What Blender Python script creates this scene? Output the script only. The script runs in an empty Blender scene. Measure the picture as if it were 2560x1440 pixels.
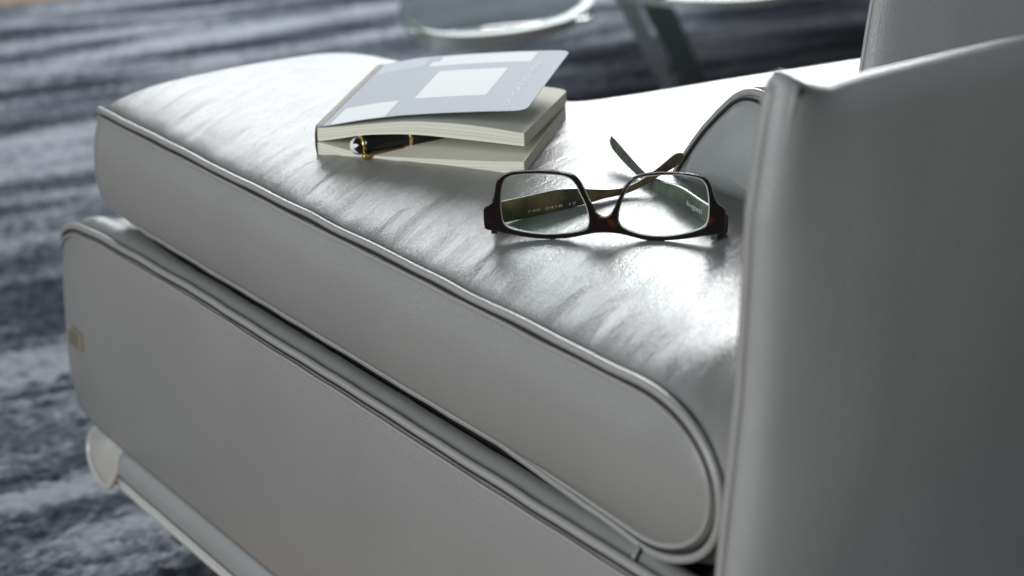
import bpy, bmesh, math, random
import numpy as np
from mathutils import Vector, noise
R = math.radians
scene = bpy.context.scene
col = scene.collection
random.seed(4)

# ------------------------------------------------------------ camera
cam_d = bpy.data.cameras.new("camera")
cam = bpy.data.objects.new("camera", cam_d)
col.objects.link(cam)
cam.location = (-0.65925, -0.90228, 0.76196)
cam.rotation_euler = (R(90 - 18.5), 0, R(-33.4))
cam_d.sensor_width = 36.0
cam_d.lens = 70.3
cam_d.clip_start = 0.05
cam_d.clip_end = 60
cam_d.dof.use_dof = True
cam_d.dof.focus_distance = 1.17
cam_d.dof.aperture_fstop = 7.0
scene.camera = cam

# ------------------------------------------------------------ world and lamps
w = bpy.data.worlds.new("World")
scene.world = w
w.use_nodes = True
w.node_tree.nodes["Background"].inputs[0].default_value = (0.80, 0.86, 0.95, 1)
w.node_tree.nodes["Background"].inputs[1].default_value = 0.13

def area(name, loc, target, sx, sy, power, color):
    d = bpy.data.lights.new(name, 'AREA')
    d.shape = 'RECTANGLE'; d.size = sx; d.size_y = sy
    d.energy = power; d.color = color
    o = bpy.data.objects.new(name, d)
    col.objects.link(o)
    o.location = loc
    o.rotation_euler = (Vector(target) - Vector(loc)).to_track_quat('-Z', 'Y').to_euler()
    return o
area("window_light", (1.75, 3.5, 2.0), (0, 0.2, 0.45), 2.6, 1.6, 95, (0.95, 0.98, 1.0))
area("window_key", (2.0, 2.0, 1.58), (0.0, 0.0, 0.45), 0.65, 0.65, 42, (1.0, 1.0, 1.0))
area("side_fill", (-2.9, -0.9, 1.5), (0, 0.0, 0.35), 1.1, 1.5, 70, (0.93, 0.97, 1.0))  # added fill lamp, lifts the side panels from the camera's left
area("far_left_window", (-2.7, 3.0, 1.2), (-0.1, 0.1, 0.35), 1.6, 1.3, 13, (0.95, 0.97, 1.0))

scene.view_settings.view_transform = 'Standard'
scene.view_settings.look = 'None'
scene.view_settings.exposure = 0.0
scene.view_settings.gamma = 1.0
scene.cycles.use_denoising = True
scene.cycles.max_bounces = 8

# ------------------------------------------------------------ helpers
def link(name, me, mat, parent=None, smooth=True):
    o = bpy.data.objects.new(name, me)
    col.objects.link(o)
    if mat is not None and not me.materials:
        me.materials.append(mat)
    if smooth:
        for p in me.polygons:
            p.use_smooth = True
    if parent is not None:
        o.parent = parent
    return o

def mesh(name, verts, faces, mat, parent=None, smooth=True):
    me = bpy.data.meshes.new(name)
    me.from_pydata([tuple(map(float, v)) for v in verts], [], faces)
    me.update()
    bm = bmesh.new(); bm.from_mesh(me)
    bmesh.ops.recalc_face_normals(bm, faces=bm.faces)
    bm.to_mesh(me); bm.free()
    return link(name, me, mat, parent, smooth)

def grid_faces(nu, nv, closed_v=False, off=0):
    f = []
    for i in range(nu - 1):
        for j in range(nv if closed_v else nv - 1):
            k = (j + 1) % nv
            f.append((off + i*nv + j, off + (i+1)*nv + j, off + (i+1)*nv + k, off + i*nv + k))
    return f

def resample(pts, n, closed=False):
    P = [np.array(p, float) for p in pts]
    if closed: P.append(P[0])
    P = np.array(P)
    d = np.r_[0, np.cumsum(np.linalg.norm(np.diff(P, axis=0), axis=1))]
    s = np.linspace(0, d[-1], n, endpoint=not closed)
    return np.array([np.interp(s, d, P[:, k]) for k in range(P.shape[1])]).T

def smooth_pts(P, it=2, closed=True):
    P = np.array(P, float)
    for _ in range(it):
        if closed:
            P = .5*P + .25*(np.roll(P, 1, 0) + np.roll(P, -1, 0))
        else:
            Q = P.copy(); Q[1:-1] = .5*P[1:-1] + .25*(P[:-2] + P[2:]); P = Q
    return P

def tube_geo(path, rad, n=10, closed=False):
    P = np.array(path, float); m = len(P); V = []
    prev = None
    for i in range(m):
        if closed: t = P[(i+1) % m] - P[i-1]
        else: t = P[min(i+1, m-1)] - P[max(i-1, 0)]
        t = t/np.linalg.norm(t)
        if prev is None:
            a = np.array([0, 0, 1.]) if abs(t[2]) < .9 else np.array([1., 0, 0])
        else: a = prev
        nrm = a - t*(a @ t); nrm /= np.linalg.norm(nrm); prev = nrm
        b = np.cross(t, nrm)
        r = rad(i/(m-1)) if callable(rad) else rad
        for k in range(n):
            an = 2*math.pi*k/n
            V.append(P[i] + (nrm*math.cos(an) + b*math.sin(an))*r)
    F = grid_faces(m, n, True)
    if closed:
        for j in range(n):
            k = (j+1) % n
            F.append(((m-1)*n + j, j, k, (m-1)*n + k))
    else:
        F.append(tuple(range(n))); F.append(tuple((m-1)*n + j for j in range(n)))
    return V, F

def tube(name, path, rad, mat, parent, n=10, closed=False):
    V, F = tube_geo(path, rad, n, closed)
    return mesh(name, V, F, mat, parent)

def merge(name, parts, mat, parent, smooth=True):
    V, F = [], []
    for v, f in parts:
        o = len(V); V += list(v); F += [tuple(i+o for i in q) for q in f]
    return mesh(name, V, F, mat, parent, smooth)

def bevel_box(name, loc, size, mat, parent=None, r=0.002, rot=0):
    bm = bmesh.new()
    bmesh.ops.create_cube(bm, size=1)
    for v in bm.verts:
        v.co = Vector((v.co.x*size[0], v.co.y*size[1], v.co.z*size[2]))
    bmesh.ops.bevel(bm, geom=bm.edges[:], offset=r, segments=3, affect='EDGES')
    me = bpy.data.meshes.new(name); bm.to_mesh(me); bm.free()
    o = link(name, me, mat, parent, False)
    o.location = loc; o.rotation_euler = (0, 0, rot)
    return o

def empty(name, loc, label, cat, group=None):
    o = bpy.data.objects.new(name, None); col.objects.link(o)
    o.location = loc; o["label"] = label; o["category"] = cat
    if group: o["group"] = group
    return o

def adopt(root):
    """children were modelled in world space: keep them there under a root that has a location"""
    bpy.context.view_layer.update()
    for ch in root.children:
        ch.matrix_parent_inverse = root.matrix_world.inverted()

def nz(x, y, z=0.0):
    return noise.noise(Vector((x, y, z)))

# ------------------------------------------------------------ materials
def base_mat(name, color, rough=0.5, metal=0.0, spec=0.5):
    m = bpy.data.materials.new(name); m.use_nodes = True
    b = m.node_tree.nodes["Principled BSDF"]
    b.inputs["Base Color"].default_value = (*color, 1)
    b.inputs["Roughness"].default_value = rough
    b.inputs["Metallic"].default_value = metal
    b.inputs["Specular IOR Level"].default_value = spec
    return m, m.node_tree, b

def node(nt, kind, **kw):
    n = nt.nodes.new(kind)
    for k, v in kw.items():
        if k in n.inputs: n.inputs[k].default_value = v
        else: setattr(n, k, v)
    return n

def leather(name, color, rough=0.31, grain=1.0, streak=1.0):
    m, nt, b = base_mat(name, color, rough, 0, 0.6)
    L = nt.links.new
    tc = node(nt, "ShaderNodeTexCoord")
    vo = node(nt, "ShaderNodeTexVoronoi"); vo.feature = 'DISTANCE_TO_EDGE'
    vo.inputs["Scale"].default_value = 620
    L(tc.outputs["Object"], vo.inputs["Vector"])
    cr = node(nt, "ShaderNodeMapRange"); cr.inputs[2].default_value = 0.25
    L(vo.outputs["Distance"], cr.inputs[0])
    nf = node(nt, "ShaderNodeTexNoise"); nf.inputs["Scale"].default_value = 900; nf.inputs["Detail"].default_value = 3
    L(tc.outputs["Object"], nf.inputs["Vector"])
    mp = node(nt, "ShaderNodeMapping"); mp.vector_type = 'TEXTURE'
    mp.inputs["Scale"].default_value = (1/12, 1/52, 1/12)
    mp.inputs["Rotation"].default_value = (0, 0, R(30))
    L(tc.outputs["Object"], mp.inputs["Vector"])
    ns = node(nt, "ShaderNodeTexNoise"); ns.inputs["Scale"].default_value = 1.6; ns.inputs["Detail"].default_value = 5
    ns.inputs["Distortion"].default_value = 0.4
    L(mp.outputs[0], ns.inputs["Vector"])
    nb = node(nt, "ShaderNodeTexNoise"); nb.inputs["Scale"].default_value = 55; nb.inputs["Detail"].default_value = 4
    L(tc.outputs["Object"], nb.inputs["Vector"])
    b1 = node(nt, "ShaderNodeBump"); b1.inputs["Strength"].default_value = 0.85*streak; b1.inputs["Distance"].default_value = 0.0012
    L(ns.outputs["Fac"], b1.inputs["Height"])
    b2 = node(nt, "ShaderNodeBump"); b2.inputs["Strength"].default_value = 0.3*grain; b2.inputs["Distance"].default_value = 0.0005
    L(nb.outputs["Fac"], b2.inputs["Height"]); L(b1.outputs[0], b2.inputs["Normal"])
    b3 = node(nt, "ShaderNodeBump"); b3.inputs["Strength"].default_value = 0.34*grain; b3.inputs["Distance"].default_value = 0.00022
    L(cr.outputs[0], b3.inputs["Height"]); L(b2.outputs[0], b3.inputs["Normal"])
    b4 = node(nt, "ShaderNodeBump"); b4.inputs["Strength"].default_value = 0.26*grain; b4.inputs["Distance"].default_value = 0.00018
    L(nf.outputs["Fac"], b4.inputs["Height"]); L(b3.outputs[0], b4.inputs["Normal"])
    L(b4.outputs[0], b.inputs["Normal"])
    # slight natural tone variation
    mx = node(nt, "ShaderNodeMix"); mx.data_type = 'RGBA'
    mx.inputs[6].default_value = (*[c*0.93 for c in color], 1)
    mx.inputs[7].default_value = (*[min(1, c*1.06) for c in color], 1)
    nl = node(nt, "ShaderNodeTexNoise"); nl.inputs["Scale"].default_value = 12; nl.inputs["Detail"].default_value = 5
    L(tc.outputs["Object"], nl.inputs["Vector"]); L(nl.outputs["Fac"], mx.inputs[0])
    L(mx.outputs[2], b.inputs["Base Color"])
    rr = node(nt, "ShaderNodeMapRange"); rr.inputs[3].default_value = rough - 0.05; rr.inputs[4].default_value = rough + 0.07
    L(ns.outputs["Fac"], rr.inputs[0]); L(rr.outputs[0], b.inputs["Roughness"])
    return m

LEA = leather("grey_leather", (0.240, 0.241, 0.233))
LEA_SOFT = leather("grey_leather_panel", (0.285, 0.294, 0.290), 0.40, 1.3, 0.10)
LEA_SIDE = leather("grey_leather_side", (0.245, 0.246, 0.238), 0.30, 1.0, 0.0)
WELT = leather("welt_leather", (0.30, 0.30, 0.288), 0.33, 0.5, 0.0)

# ------------------------------------------------------------ floor and carpet
mf, nt, b = base_mat("floor_wood", (0.34, 0.25, 0.16), 0.45)
tc = node(nt, "ShaderNodeTexCoord"); mp = node(nt, "ShaderNodeMapping"); mp.inputs["Scale"].default_value = (3, 40, 1)
nn = node(nt, "ShaderNodeTexNoise"); nn.inputs["Scale"].default_value = 2; nn.inputs["Detail"].default_value = 6
rp = node(nt, "ShaderNodeValToRGB")
rp.color_ramp.elements[0].color = (0.16, 0.10, 0.05, 1); rp.color_ramp.elements[1].color = (0.40, 0.29, 0.18, 1)
nt.links.new(tc.outputs["Object"], mp.inputs[0]); nt.links.new(mp.outputs[0], nn.inputs[0])
nt.links.new(nn.outputs[0], rp.inputs[0]); nt.links.new(rp.outputs[0], b.inputs["Base Color"])
fl = mesh("floor", [(-6, -6, 0), (8, -6, 0), (8, 8, 0), (-6, 8, 0)], [(0, 1, 2, 3)], mf, None, False)
fl["kind"] = "structure"

mc, nt, b = base_mat("striped_carpet", (0.1, 0.1, 0.15), 0.95, 0, 0.1)
tc = node(nt, "ShaderNodeTexCoord")
def stripes(sx, sy, off, detail, dist):
    mp = node(nt, "ShaderNodeMapping"); mp.inputs["Scale"].default_value = (sx, sy, 1)
    mp.inputs["Location"].default_value = off
    n = node(nt, "ShaderNodeTexNoise"); n.inputs["Scale"].default_value = 1.0; n.inputs["Detail"].default_value = detail
    n.inputs["Distortion"].default_value = dist
    nt.links.new(tc.outputs["Object"], mp.inputs[0]); nt.links.new(mp.outputs[0], n.inputs[0])
    return n
n1 = stripes(1.7, 10.5, (3.1, 1.7, 0), 3.0, 0.5)
n2 = stripes(60, 130, (0, 0, 0), 3.0, 0.3)
n3 = stripes(1.4, 6.0, (7.3, 2.2, 0), 1.0, 0.2)
ad = node(nt, "ShaderNodeMath"); ad.operation = 'MULTIPLY_ADD'; ad.inputs[1].default_value = 0.44
nt.links.new(n2.outputs[0], ad.inputs[0]); nt.links.new(n1.outputs[0], ad.inputs[2])
ad2 = node(nt, "ShaderNodeMath"); ad2.operation = 'MULTIPLY_ADD'; ad2.inputs[1].default_value = 0.35
nt.links.new(n3.outputs[0], ad2.inputs[0]); nt.links.new(ad.outputs[0], ad2.inputs[2])
rp = node(nt, "ShaderNodeValToRGB")
E = rp.color_ramp.elements
E[0].position = 0.71; E[0].color = (0.014, 0.016, 0.025, 1)
E[1].position = 1.0; E[1].color = (0.30, 0.32, 0.35, 1)
e = E.new(0.805); e.color = (0.040, 0.046, 0.059, 1)
e = E.new(0.885); e.color = (0.098, 0.110, 0.132, 1)
e = E.new(0.95); e.color = (0.20, 0.212, 0.242, 1)
nt.links.new(ad2.outputs[0], rp.inputs[0]); nt.links.new(rp.outputs[0], b.inputs["Base Color"])
# pile: thousands of yarn tips as relief, finest where the camera is nearest
def carpet():
    x0, x1, y0, y1 = -0.75, 4.2, 0.50, 3.06
    X = np.r_[np.linspace(x0, 0.65, 420), np.linspace(0.66, x1, 260)]
    Y = np.r_[np.linspace(y0, 1.5, 260), np.linspace(1.506, y1, 190)]
    V = []
    for x in X:
        for y in Y:
            h = 0.012 + 0.006*noise.noise(Vector((x*55, y*95, 0))) + 0.004*noise.noise(Vector((x*160, y*210, 3)))
            if y <= y0 + 1e-6 or y >= y1 - 1e-6: h = 0.002
            V.append((x, y + 0.02*x + 0.004*nz(x*9, 0, 5), h))
    return mesh("carpet", V, grid_faces(len(X), len(Y)), mc)
cp = carpet()
cp["label"] = "dark blue and lavender streaked carpet with rough pile under the armchair"
cp["category"] = "carpet"

# ------------------------------------------------------------ armchair
chair = empty("armchair", (0.1, 0.1, 0.0), "grey leather armchair with piped seat cushion stretching away to the left", "armchair")
ZC = 0.3775; HH = 0.0425; XS = -0.121
def crown(d):
    return 0.0183*(1 - math.exp(-max(d, 0)/0.040))
def zseat(x, y=0.0):
    return 0.42 + crown(x - XS)

RC = 0.042
def plan_round(x, y, z, ye, rc=RC, xs=XS):
    """the vertical corner at the far left end is rounded in plan"""
    q = y - (ye - rc)
    if q <= 0: return x
    q = min(q, rc)
    dx = rc - math.sqrt(max(0.0, rc*rc - q*q))
    return x + dx*max(0.0, 1 - max(0.0, x - xs)/0.14)
def tuck(x, y, z, d=0.0):
    """the lower seam of the cushion rolls under"""
    k = min(1, max(0, (0.352 - z)/0.017))
    k = k*k*(3 - 2*k)
    return x + 0.014*k*min(1, max(0, (y + 0.225)/0.17))*max(0, 1 - d/0.15)
def bullet(n=360, y0=-0.262, y1=0.487, zc=ZC, h=HH, r0=0.066, r1=0.050, pw=2.1):
    """closed side outline of the cushion in (y, z), starting at the top left"""
    P = []
    for i in range(60):
        a = math.pi/2 - math.pi*i/59
        ra, pp = (0.013, 2.0) if a > 0 else (0.062, 2.0)
        hs = math.sin(a)
        if a > 0:   # small radius at the top, straight front
            zz = zc + h - 0.013 + 0.013*hs if a > 0.35 else zc + (h - 0.0085)*(a/0.35)
            yy = y1 - 0.013 + 0.013*math.cos(a) - 0.0008 - 0.009*(max(0, (zz - zc)/h))**2
        else:
            zz = zc - h*abs(hs)**(2/pp); yy = y1 - ra + ra*abs(math.cos(a))**(2/pp)
        P.append((yy, zz))
    for i in range(60):
        a = -math.pi/2 - math.pi*i/59
        P.append((y0 + r0 - r0*abs(math.cos(a))**(2/pw), zc + h*math.copysign(abs(math.sin(a))**(2/pw), math.sin(a))))
    return resample(P, n, True)

def yfront(x):
    s = 1/(1 + math.exp(-(x - 0.113)/0.0065))
    e = 0.006*max(0, (x + 0.05))/0.1
    return (0.487 + e - 0.018*max(0, (x - 0.06)/0.04)**2 if x < 0.1 else 0.478)*(1 - s) + 0.246*s

def seat_body():
    ds = list(np.linspace(0, 0.012, 9)) + list(np.linspace(0.0145, 0.10, 44)) + list(np.linspace(0.104, 0.2, 26)) + list(np.linspace(0.205, 0.29, 36)) + list(np.linspace(0.30, 0.95, 40))
    n = 460; V = []
    B = bullet(n)
    for d in ds:
        x = XS + d
        yf = yfront(x)
        k = (yf + 0.262)/(0.487 + 0.262)
        c = crown(d)
        for (y, z) in B:
            # keep the end radii, stretch the flat between them
            if y > 0.437: yy = yf - (0.487 - y)
            elif y < -0.196: yy = y
            else: yy = -0.196 + (y + 0.196)*((yf - 0.05) + 0.196)/(0.437 + 0.196)
            zn = (z - ZC)/HH
            up = max(0, zn)
            endr = 1 - abs(zn)
            zz = z + c*up**1.2
            # ends swell outwards a little
            sw = 0.010*(1 - math.exp(-d/0.02))*max(0, 1 - abs(zn)**3)
            if y > 0.437: yy += sw
            if y < -0.196: yy -= sw*1.6
            # gathered leather beside the welt, long soft folds
            fade = math.exp(-((d - 0.035)/0.045)**2)*min(1, d/0.012)
            s_ = yy*0.866 - d*0.5
            wr = 0.0013*nz(s_*70, d*12, 1.3)*fade + 0.0022*nz(s_*17, d*7, 7.7)*min(1, d/0.02)*max(0.0, 1 - d/0.5)
            wr += 0.0006*nz(s_*150, d*22, 2.1)*fade
            zz += wr*up
            # seam pinch
            pinch = 0.0040*math.exp(-d/0.0040)
            zz -= pinch*zn
            zz -= (0.0075 + 0.007*min(1, max(0, (-0.10 - y)/0.08)))*(1 - math.exp(-max(0, d - 0.004)/0.016))*max(0, -zn)**0.8
            V.append((tuck(plan_round(x, yy, zz, yf + 0.008), yy, zz, d), yy, zz))
    F = grid_faces(len(ds), n, True)
    # side panel (gusset): bulges towards -x
    m = 26; off = len(V)
    cy, cz = 0.112, ZC
    B2 = B.copy()
    for k in range(1, m + 1):
        t = k/m
        for (y, z) in B2:
            # shrink towards the spine of the bullet
            sy = np.clip(y, -0.20, 0.437)
            yy = sy + (y - sy)*(1 - t); zz = ZC + (z - ZC)*(1 - t)
            bul = 0.0125*(1 - (1 - t)**2.0) + 0.0008*nz(yy*14, zz*10, 4.0)*min(1, t*3)
            bul += 0.0007*nz(y*170, z*170, 5.5)*math.exp(-(t*0.0425)/0.006)
            if k == 1: bul -= 0.0012
            V.append((tuck(plan_round(XS, yy, zz, 0.495), yy, zz) - bul + 0.0030*math.exp(-(t*0.0425)/0.0026), yy, zz))
    # stitch ring 0 of the body to the gusset rings
    prev = 0
    for k in range(m):
        cur = off + k*n
        for j in range(n):
            q = (j + 1) % n
            F.append((prev + j, prev + q, cur + q, cur + j))
        prev = cur
    nbody = (len(ds) - 1)*n
    o = mesh("seat_cushion", V, F, LEA, chair); o.data.materials.append(LEA_SIDE)
    for p in o.data.polygons:
        if p.index >= nbody: p.material_index = 1
    return o
seat = seat_body()
# welt round the side panel: a flat stitched band with a round cord
B = smooth_pts(bullet(420), 3)
def welt_path(B, x, amp=0.0008, seed=0.0):
    P = []
    for (y, z) in B:
        xx = tuck(plan_round(x, y, z, 0.495), y, z) if z > 0.3345 - 0.004 and seed < 9 else plan_round(x, y, z, 0.553, 0.03, XB)
        P.append((xx + amp*0.6*nz(y*20, z*20, seed), y + amp*nz(y*24, z*9, seed + 3), z + amp*nz(y*30, z*11, seed + 9)))
    return P
wp = welt_path(B, XS - 0.0020)
ctr = np.array([XS, 0.112, ZC])
W1 = [np.array(p) + np.array([0, 0, 0.0003*np.sign(p[2] - ZC)]) for p in wp]
tube("piping", W1, 0.0023, WELT, seat, 12, True)
# thin stitched seam ridge just under the cord on the side panel
W2 = []
for (y, z) in B:
    sy = np.clip(y, -0.20, 0.437); k = 0.872
    W2.append((XS - 0.0030, sy + (y - sy)*k, ZC + (z - ZC)*k))
tube("seam_ridge", welt_path([(p[1], p[2]) for p in W2], XS - 0.0026, 0.0006, 4.0), 0.0016, WELT, seat, 8, True)

# thin dark tubes paint the seam shadow on both sides of the cord
mshd, _, _ = base_mat("seam_shadow_dark", (0.03, 0.03, 0.03), 0.8, 0, 0.2)
tube("seam_shadow", [np.array(p) + np.array([0.0050, 0, -0.0009 if p[2] > ZC else 0.0009]) for p in wp], 0.0009, mshd, seat, 6, True)
S2 = [np.array([p[0] - 0.0004, ctr[1] + (p[1] - ctr[1])*(1 - 0.0029/0.37), ZC + (p[2] - ZC)*(1 - 0.0030/0.0425)]) for p in wp]
tube("seam_shadow", S2, 0.0012, mshd, seat, 6, True)

# seat base ------------------------------------------------------
XB = -0.132
BASE = [(-0.62, 0.330), (-0.2, 0.3305), (0.10, 0.3315), (0.30, 0.3315), (0.45, 0.328), (0.497, 0.324), (0.522, 0.317), (0.536, 0.304), (0.5435, 0.286),
        (0.546, 0.262), (0.546, 0.230), (0.545, 0.200), (0.538, 0.180), (0.522, 0.167), (0.495, 0.161), (0.44, 0.160), (0.2, 0.160), (-0.62, 0.160)]
def base_body():
    B = smooth_pts(resample(BASE, 420, True), 2)
    n = len(B); V = []
    ds = list(np.linspace(0, 0.03, 16)) + list(np.linspace(0.036, 0.12, 16)) + list(np.linspace(0.14, 0.9, 14))
    for d in ds:
        x = XB + d
        for (y, z) in B:
            top = max(0, (z - 0.245)/0.085)
            yy = y
            if y > 0.3:
                yf = yfront(x) + 0.058
                yy = 0.3 + (y - 0.3)*(yf - 0.3)/0.245 if x > 0.06 else y
            zz = z + (0.0050*math.sin(min(1, d/0.030)*math.pi) - 0.0022*math.exp(-d/0.003) - 0.0022*math.exp(-d/0.004) - (0.0100*min(1, max(0, d - 0.008)/0.020)**1.5)*min(1, max(0, (0.44 - y)/0.12)))*min(1, top*1.5)
            zz += 0.0006*nz(yy*70, d*40, 8)*top
            V.append((plan_round(x, yy, zz, (yfront(x) + 0.065) if x > 0.06 else 0.553, 0.03, XB), yy, zz))
    F = grid_faces(len(ds), n, True)
    m = 20; off = len(V); prev = 0
    for k in range(1, m + 1):
        t = k/m
        for (y, z) in B:
            sy = np.clip(y, -0.54, 0.463); yy = sy + (y - sy)*(1 - t); zz = 0.246 + (z - 0.246)*(1 - t)
            bul = 0.011*(1 - (1 - t)**2.4) + 0.0012*nz(yy*9, zz*9, 6)*min(1, t*3)
            V.append((plan_round(XB, yy, zz, 0.553, 0.03, XB) - bul + 0.0016*math.exp(-t*m/1.2), yy, zz))
        cur = off + (k-1)*n
        for j in range(n):
            q = (j+1) % n
            F.append((prev + j, prev + q, cur + q, cur + j))
        prev = cur
    nbody = (len(ds) - 1)*n
    o = mesh("seat_base", V, F, LEA, chair); o.data.materials.append(LEA_SIDE)
    for p in o.data.polygons:
        if p.index >= nbody: p.material_index = 1
    return o, B
sbase, BB = base_body()
BT = BB[BB[:, 1] > 0.303]
BT = BT[np.argsort(BT[:, 0] - 0.3*np.minimum(0, BT[:, 1] - 0.30))]
tube("piping", welt_path(BT, XB - 0.001, 0.0007, 11.0), 0.0026, WELT, sbase, 10)
# second line of the double seam
tube("seam_ridge", welt_path([(y - 0.002*np.sign(y - 0.1), z + (0.0055 if z < 0.245 else -0.0065)) for (y, z) in BT], XB - 0.0030, 0.0005, 15.0), 0.0012, WELT, sbase, 8)
# cross seam on the base top near the backrest
def btop(d): return 0.3308 + 0.0050*math.sin(min(1, d/0.030)*math.pi) - 0.0022*math.exp(-d/0.003) - 0.0022*math.exp(-d/0.004) - 0.0075*min(1, max(0, d - 0.008)/0.020)**1.5
P = [(XB + d, -0.206 + 0.5*d, btop(d) + 0.0004) for d in np.linspace(0.002, 0.07, 30)]
tube("cross_seam", P, 0.0016, WELT, sbase, 8)
tube("seam_shadow", [(x, y - 0.0022, z + 0.0002) for x, y, z in P], 0.0008, mshd, sbase, 6)
tube("seam_shadow", [(x - 0.0002, y, z - 0.0033) for (x, y, z) in welt_path(BT, XB - 0.0014, 0.0007, 11.0)], 0.0009, mshd, sbase, 6)  # dark line painted as the shadow under the base piping

# little metal badge
mm, _, _ = base_mat("brushed_brass", (0.60, 0.58, 0.50), 0.35, 1.0)
md, _, _ = base_mat("badge_dark", (0.30, 0.28, 0.20), 0.5, 0.6)
bad = bevel_box("badge", (XB - 0.0120, 0.487, 0.238), (0.004, 0.023, 0.015), mm, sbase, 0.0008)
parts = []
def boxgeo(c, s):
    V = [(c[0] + a*s[0]/2, c[1] + b_*s[1]/2, c[2] + d*s[2]/2) for a in (-1, 1) for b_ in (-1, 1) for d in (-1, 1)]
    F = [(0, 1, 3, 2), (4, 6, 7, 5), (0, 4, 5, 1), (2, 3, 7, 6), (0, 2, 6, 4), (1, 5, 7, 3)]
    return V, F
for i, (dy, dz, sy, sz) in enumerate([(-.008, .001, .0018, .007), (-.0045, .001, .0018, .007), (-.001, .001, .0018, .007), (.003, .001, .0018, .007), (.007, .001, .0018, .007), (0, -.0045, .018, .0012)]):
    parts.append(boxgeo((-0.0021, dy, dz), (0.0008, sy, sz)))
merge("badge_emblem", parts, md, bad, False)

# lower rail under the base --------------------------------------
RAIL = [(-0.62, 0.158), (0.44, 0.158), (0.450, 0.152), (0.452, 0.142), (0.446, 0.133), (0.436, 0.130), (-0.62, 0.130)]
def rail():
    B = smooth_pts(resample(RAIL, 300, True), 1); n = len(B); V = []
    ds = [0, .002, .006, .02, .1, .5]
    for d in ds:
        for (y, z) in B:
            V.append((XB + 0.002 + d, y, z))
    F = grid_faces(len(ds), n, True)
    off = len(V); prev = 0
    for k in range(1, 9):
        t = k/8
        for (y, z) in B:
            sy = np.clip(y, -0.6, 0.438)
            V.append((XB + 0.002 - 0.006*(1 - (1 - t)**2), sy + (y - sy)*(1 - t), 0.144 + (z - 0.144)*(1 - t)))
        cur = off + (k-1)*n
        for j in range(n):
            q = (j+1) % n
            F.append((prev+j, prev+q, cur+q, cur+j))
        prev = cur
    return mesh("lower_rail", V, F, LEA_SOFT, chair)
rl = rail()
LEA_LIT = leather("lit_leather_trim", (0.42, 0.42, 0.39), 0.36, 0.6, 0.0)  # lighter leather colour paints the light on the rail end
mrl, _, _ = base_mat("satin_metal_trim", (0.56, 0.56, 0.53), 0.40, 0.25)
low = [(XB - 0.002, y, 0.131 + 0.0006*nz(y*30, 2)) for y in np.linspace(-0.55, 0.440, 90)]
tube("rail_edge", low, 0.0034, mrl, rl, 10)
low2 = [(XB - 0.0045, y, 0.1365 + 0.0005*nz(y*26, 5)) for y in np.linspace(-0.55, 0.437, 90)]
tube("rail_edge", low2, 0.0018, mrl, rl, 8)
# rounded end flap of the rail, folded outwards
def flap():
    O = [(0.452, 0.161), (0.470, 0.163), (0.490, 0.161), (0.508, 0.153), (0.522, 0.143), (0.528, 0.133), (0.522, 0.123), (0.505, 0.116), (0.485, 0.114), (0.468, 0.118), (0.460, 0.130), (0.452, 0.145)]
    B = smooth_pts(resample(O, 80, True), 2); c = B.mean(0); V = []; n = 80
    for k in range(12):
        t = k/11
        for (y, z) in B:
            s = 1 - t
            yy = c[0] + (y - c[0])*s; zz = c[1] + (z - c[1])*s
            V.append((XB - 0.010*(1 - (1-t)**2) + 0.16*(zz - 0.115) + 0.10*max(0, yy - 0.47), yy, zz))
    F = grid_faces(12, n, True)
    off = len(V)
    for (y, z) in B: V.append((XB + 0.06, y, z))
    for j in range(n):
        q = (j+1) % n; F.append((j, q, off+q, off+j))
    o = mesh("rail_end", V, F, LEA_LIT, rl)
    tube("piping", [(XB - 0.001 + 0.16*(z - 0.115) + 0.10*max(0, y - 0.47), y, z) for y, z in B[22:76]], 0.0030, mrl, o, 8)
flap()
mk, _, _ = base_mat("shade_brown", (0.16, 0.10, 0.055), 0.5)
bevel_box("shade_strip", (0.27, -0.05, 0.122), (0.78, 0.92, 0.012), mk, chair, 0.002)  # brown strip paints the shadow and floor reflection below the rail
ms, _, _ = base_mat("brushed_steel", (0.45, 0.46, 0.46), 0.35, 1.0)
for (x, y) in ((0.1, 0.25), (0.1, -0.42), (0.6, 0.25), (0.6, -0.42)):
    V, F = tube_geo([(x, y, 0.116), (x, y, 0.0005)], 0.018, 20)
    lg = mesh("leg", V, F, ms, chair)

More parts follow.
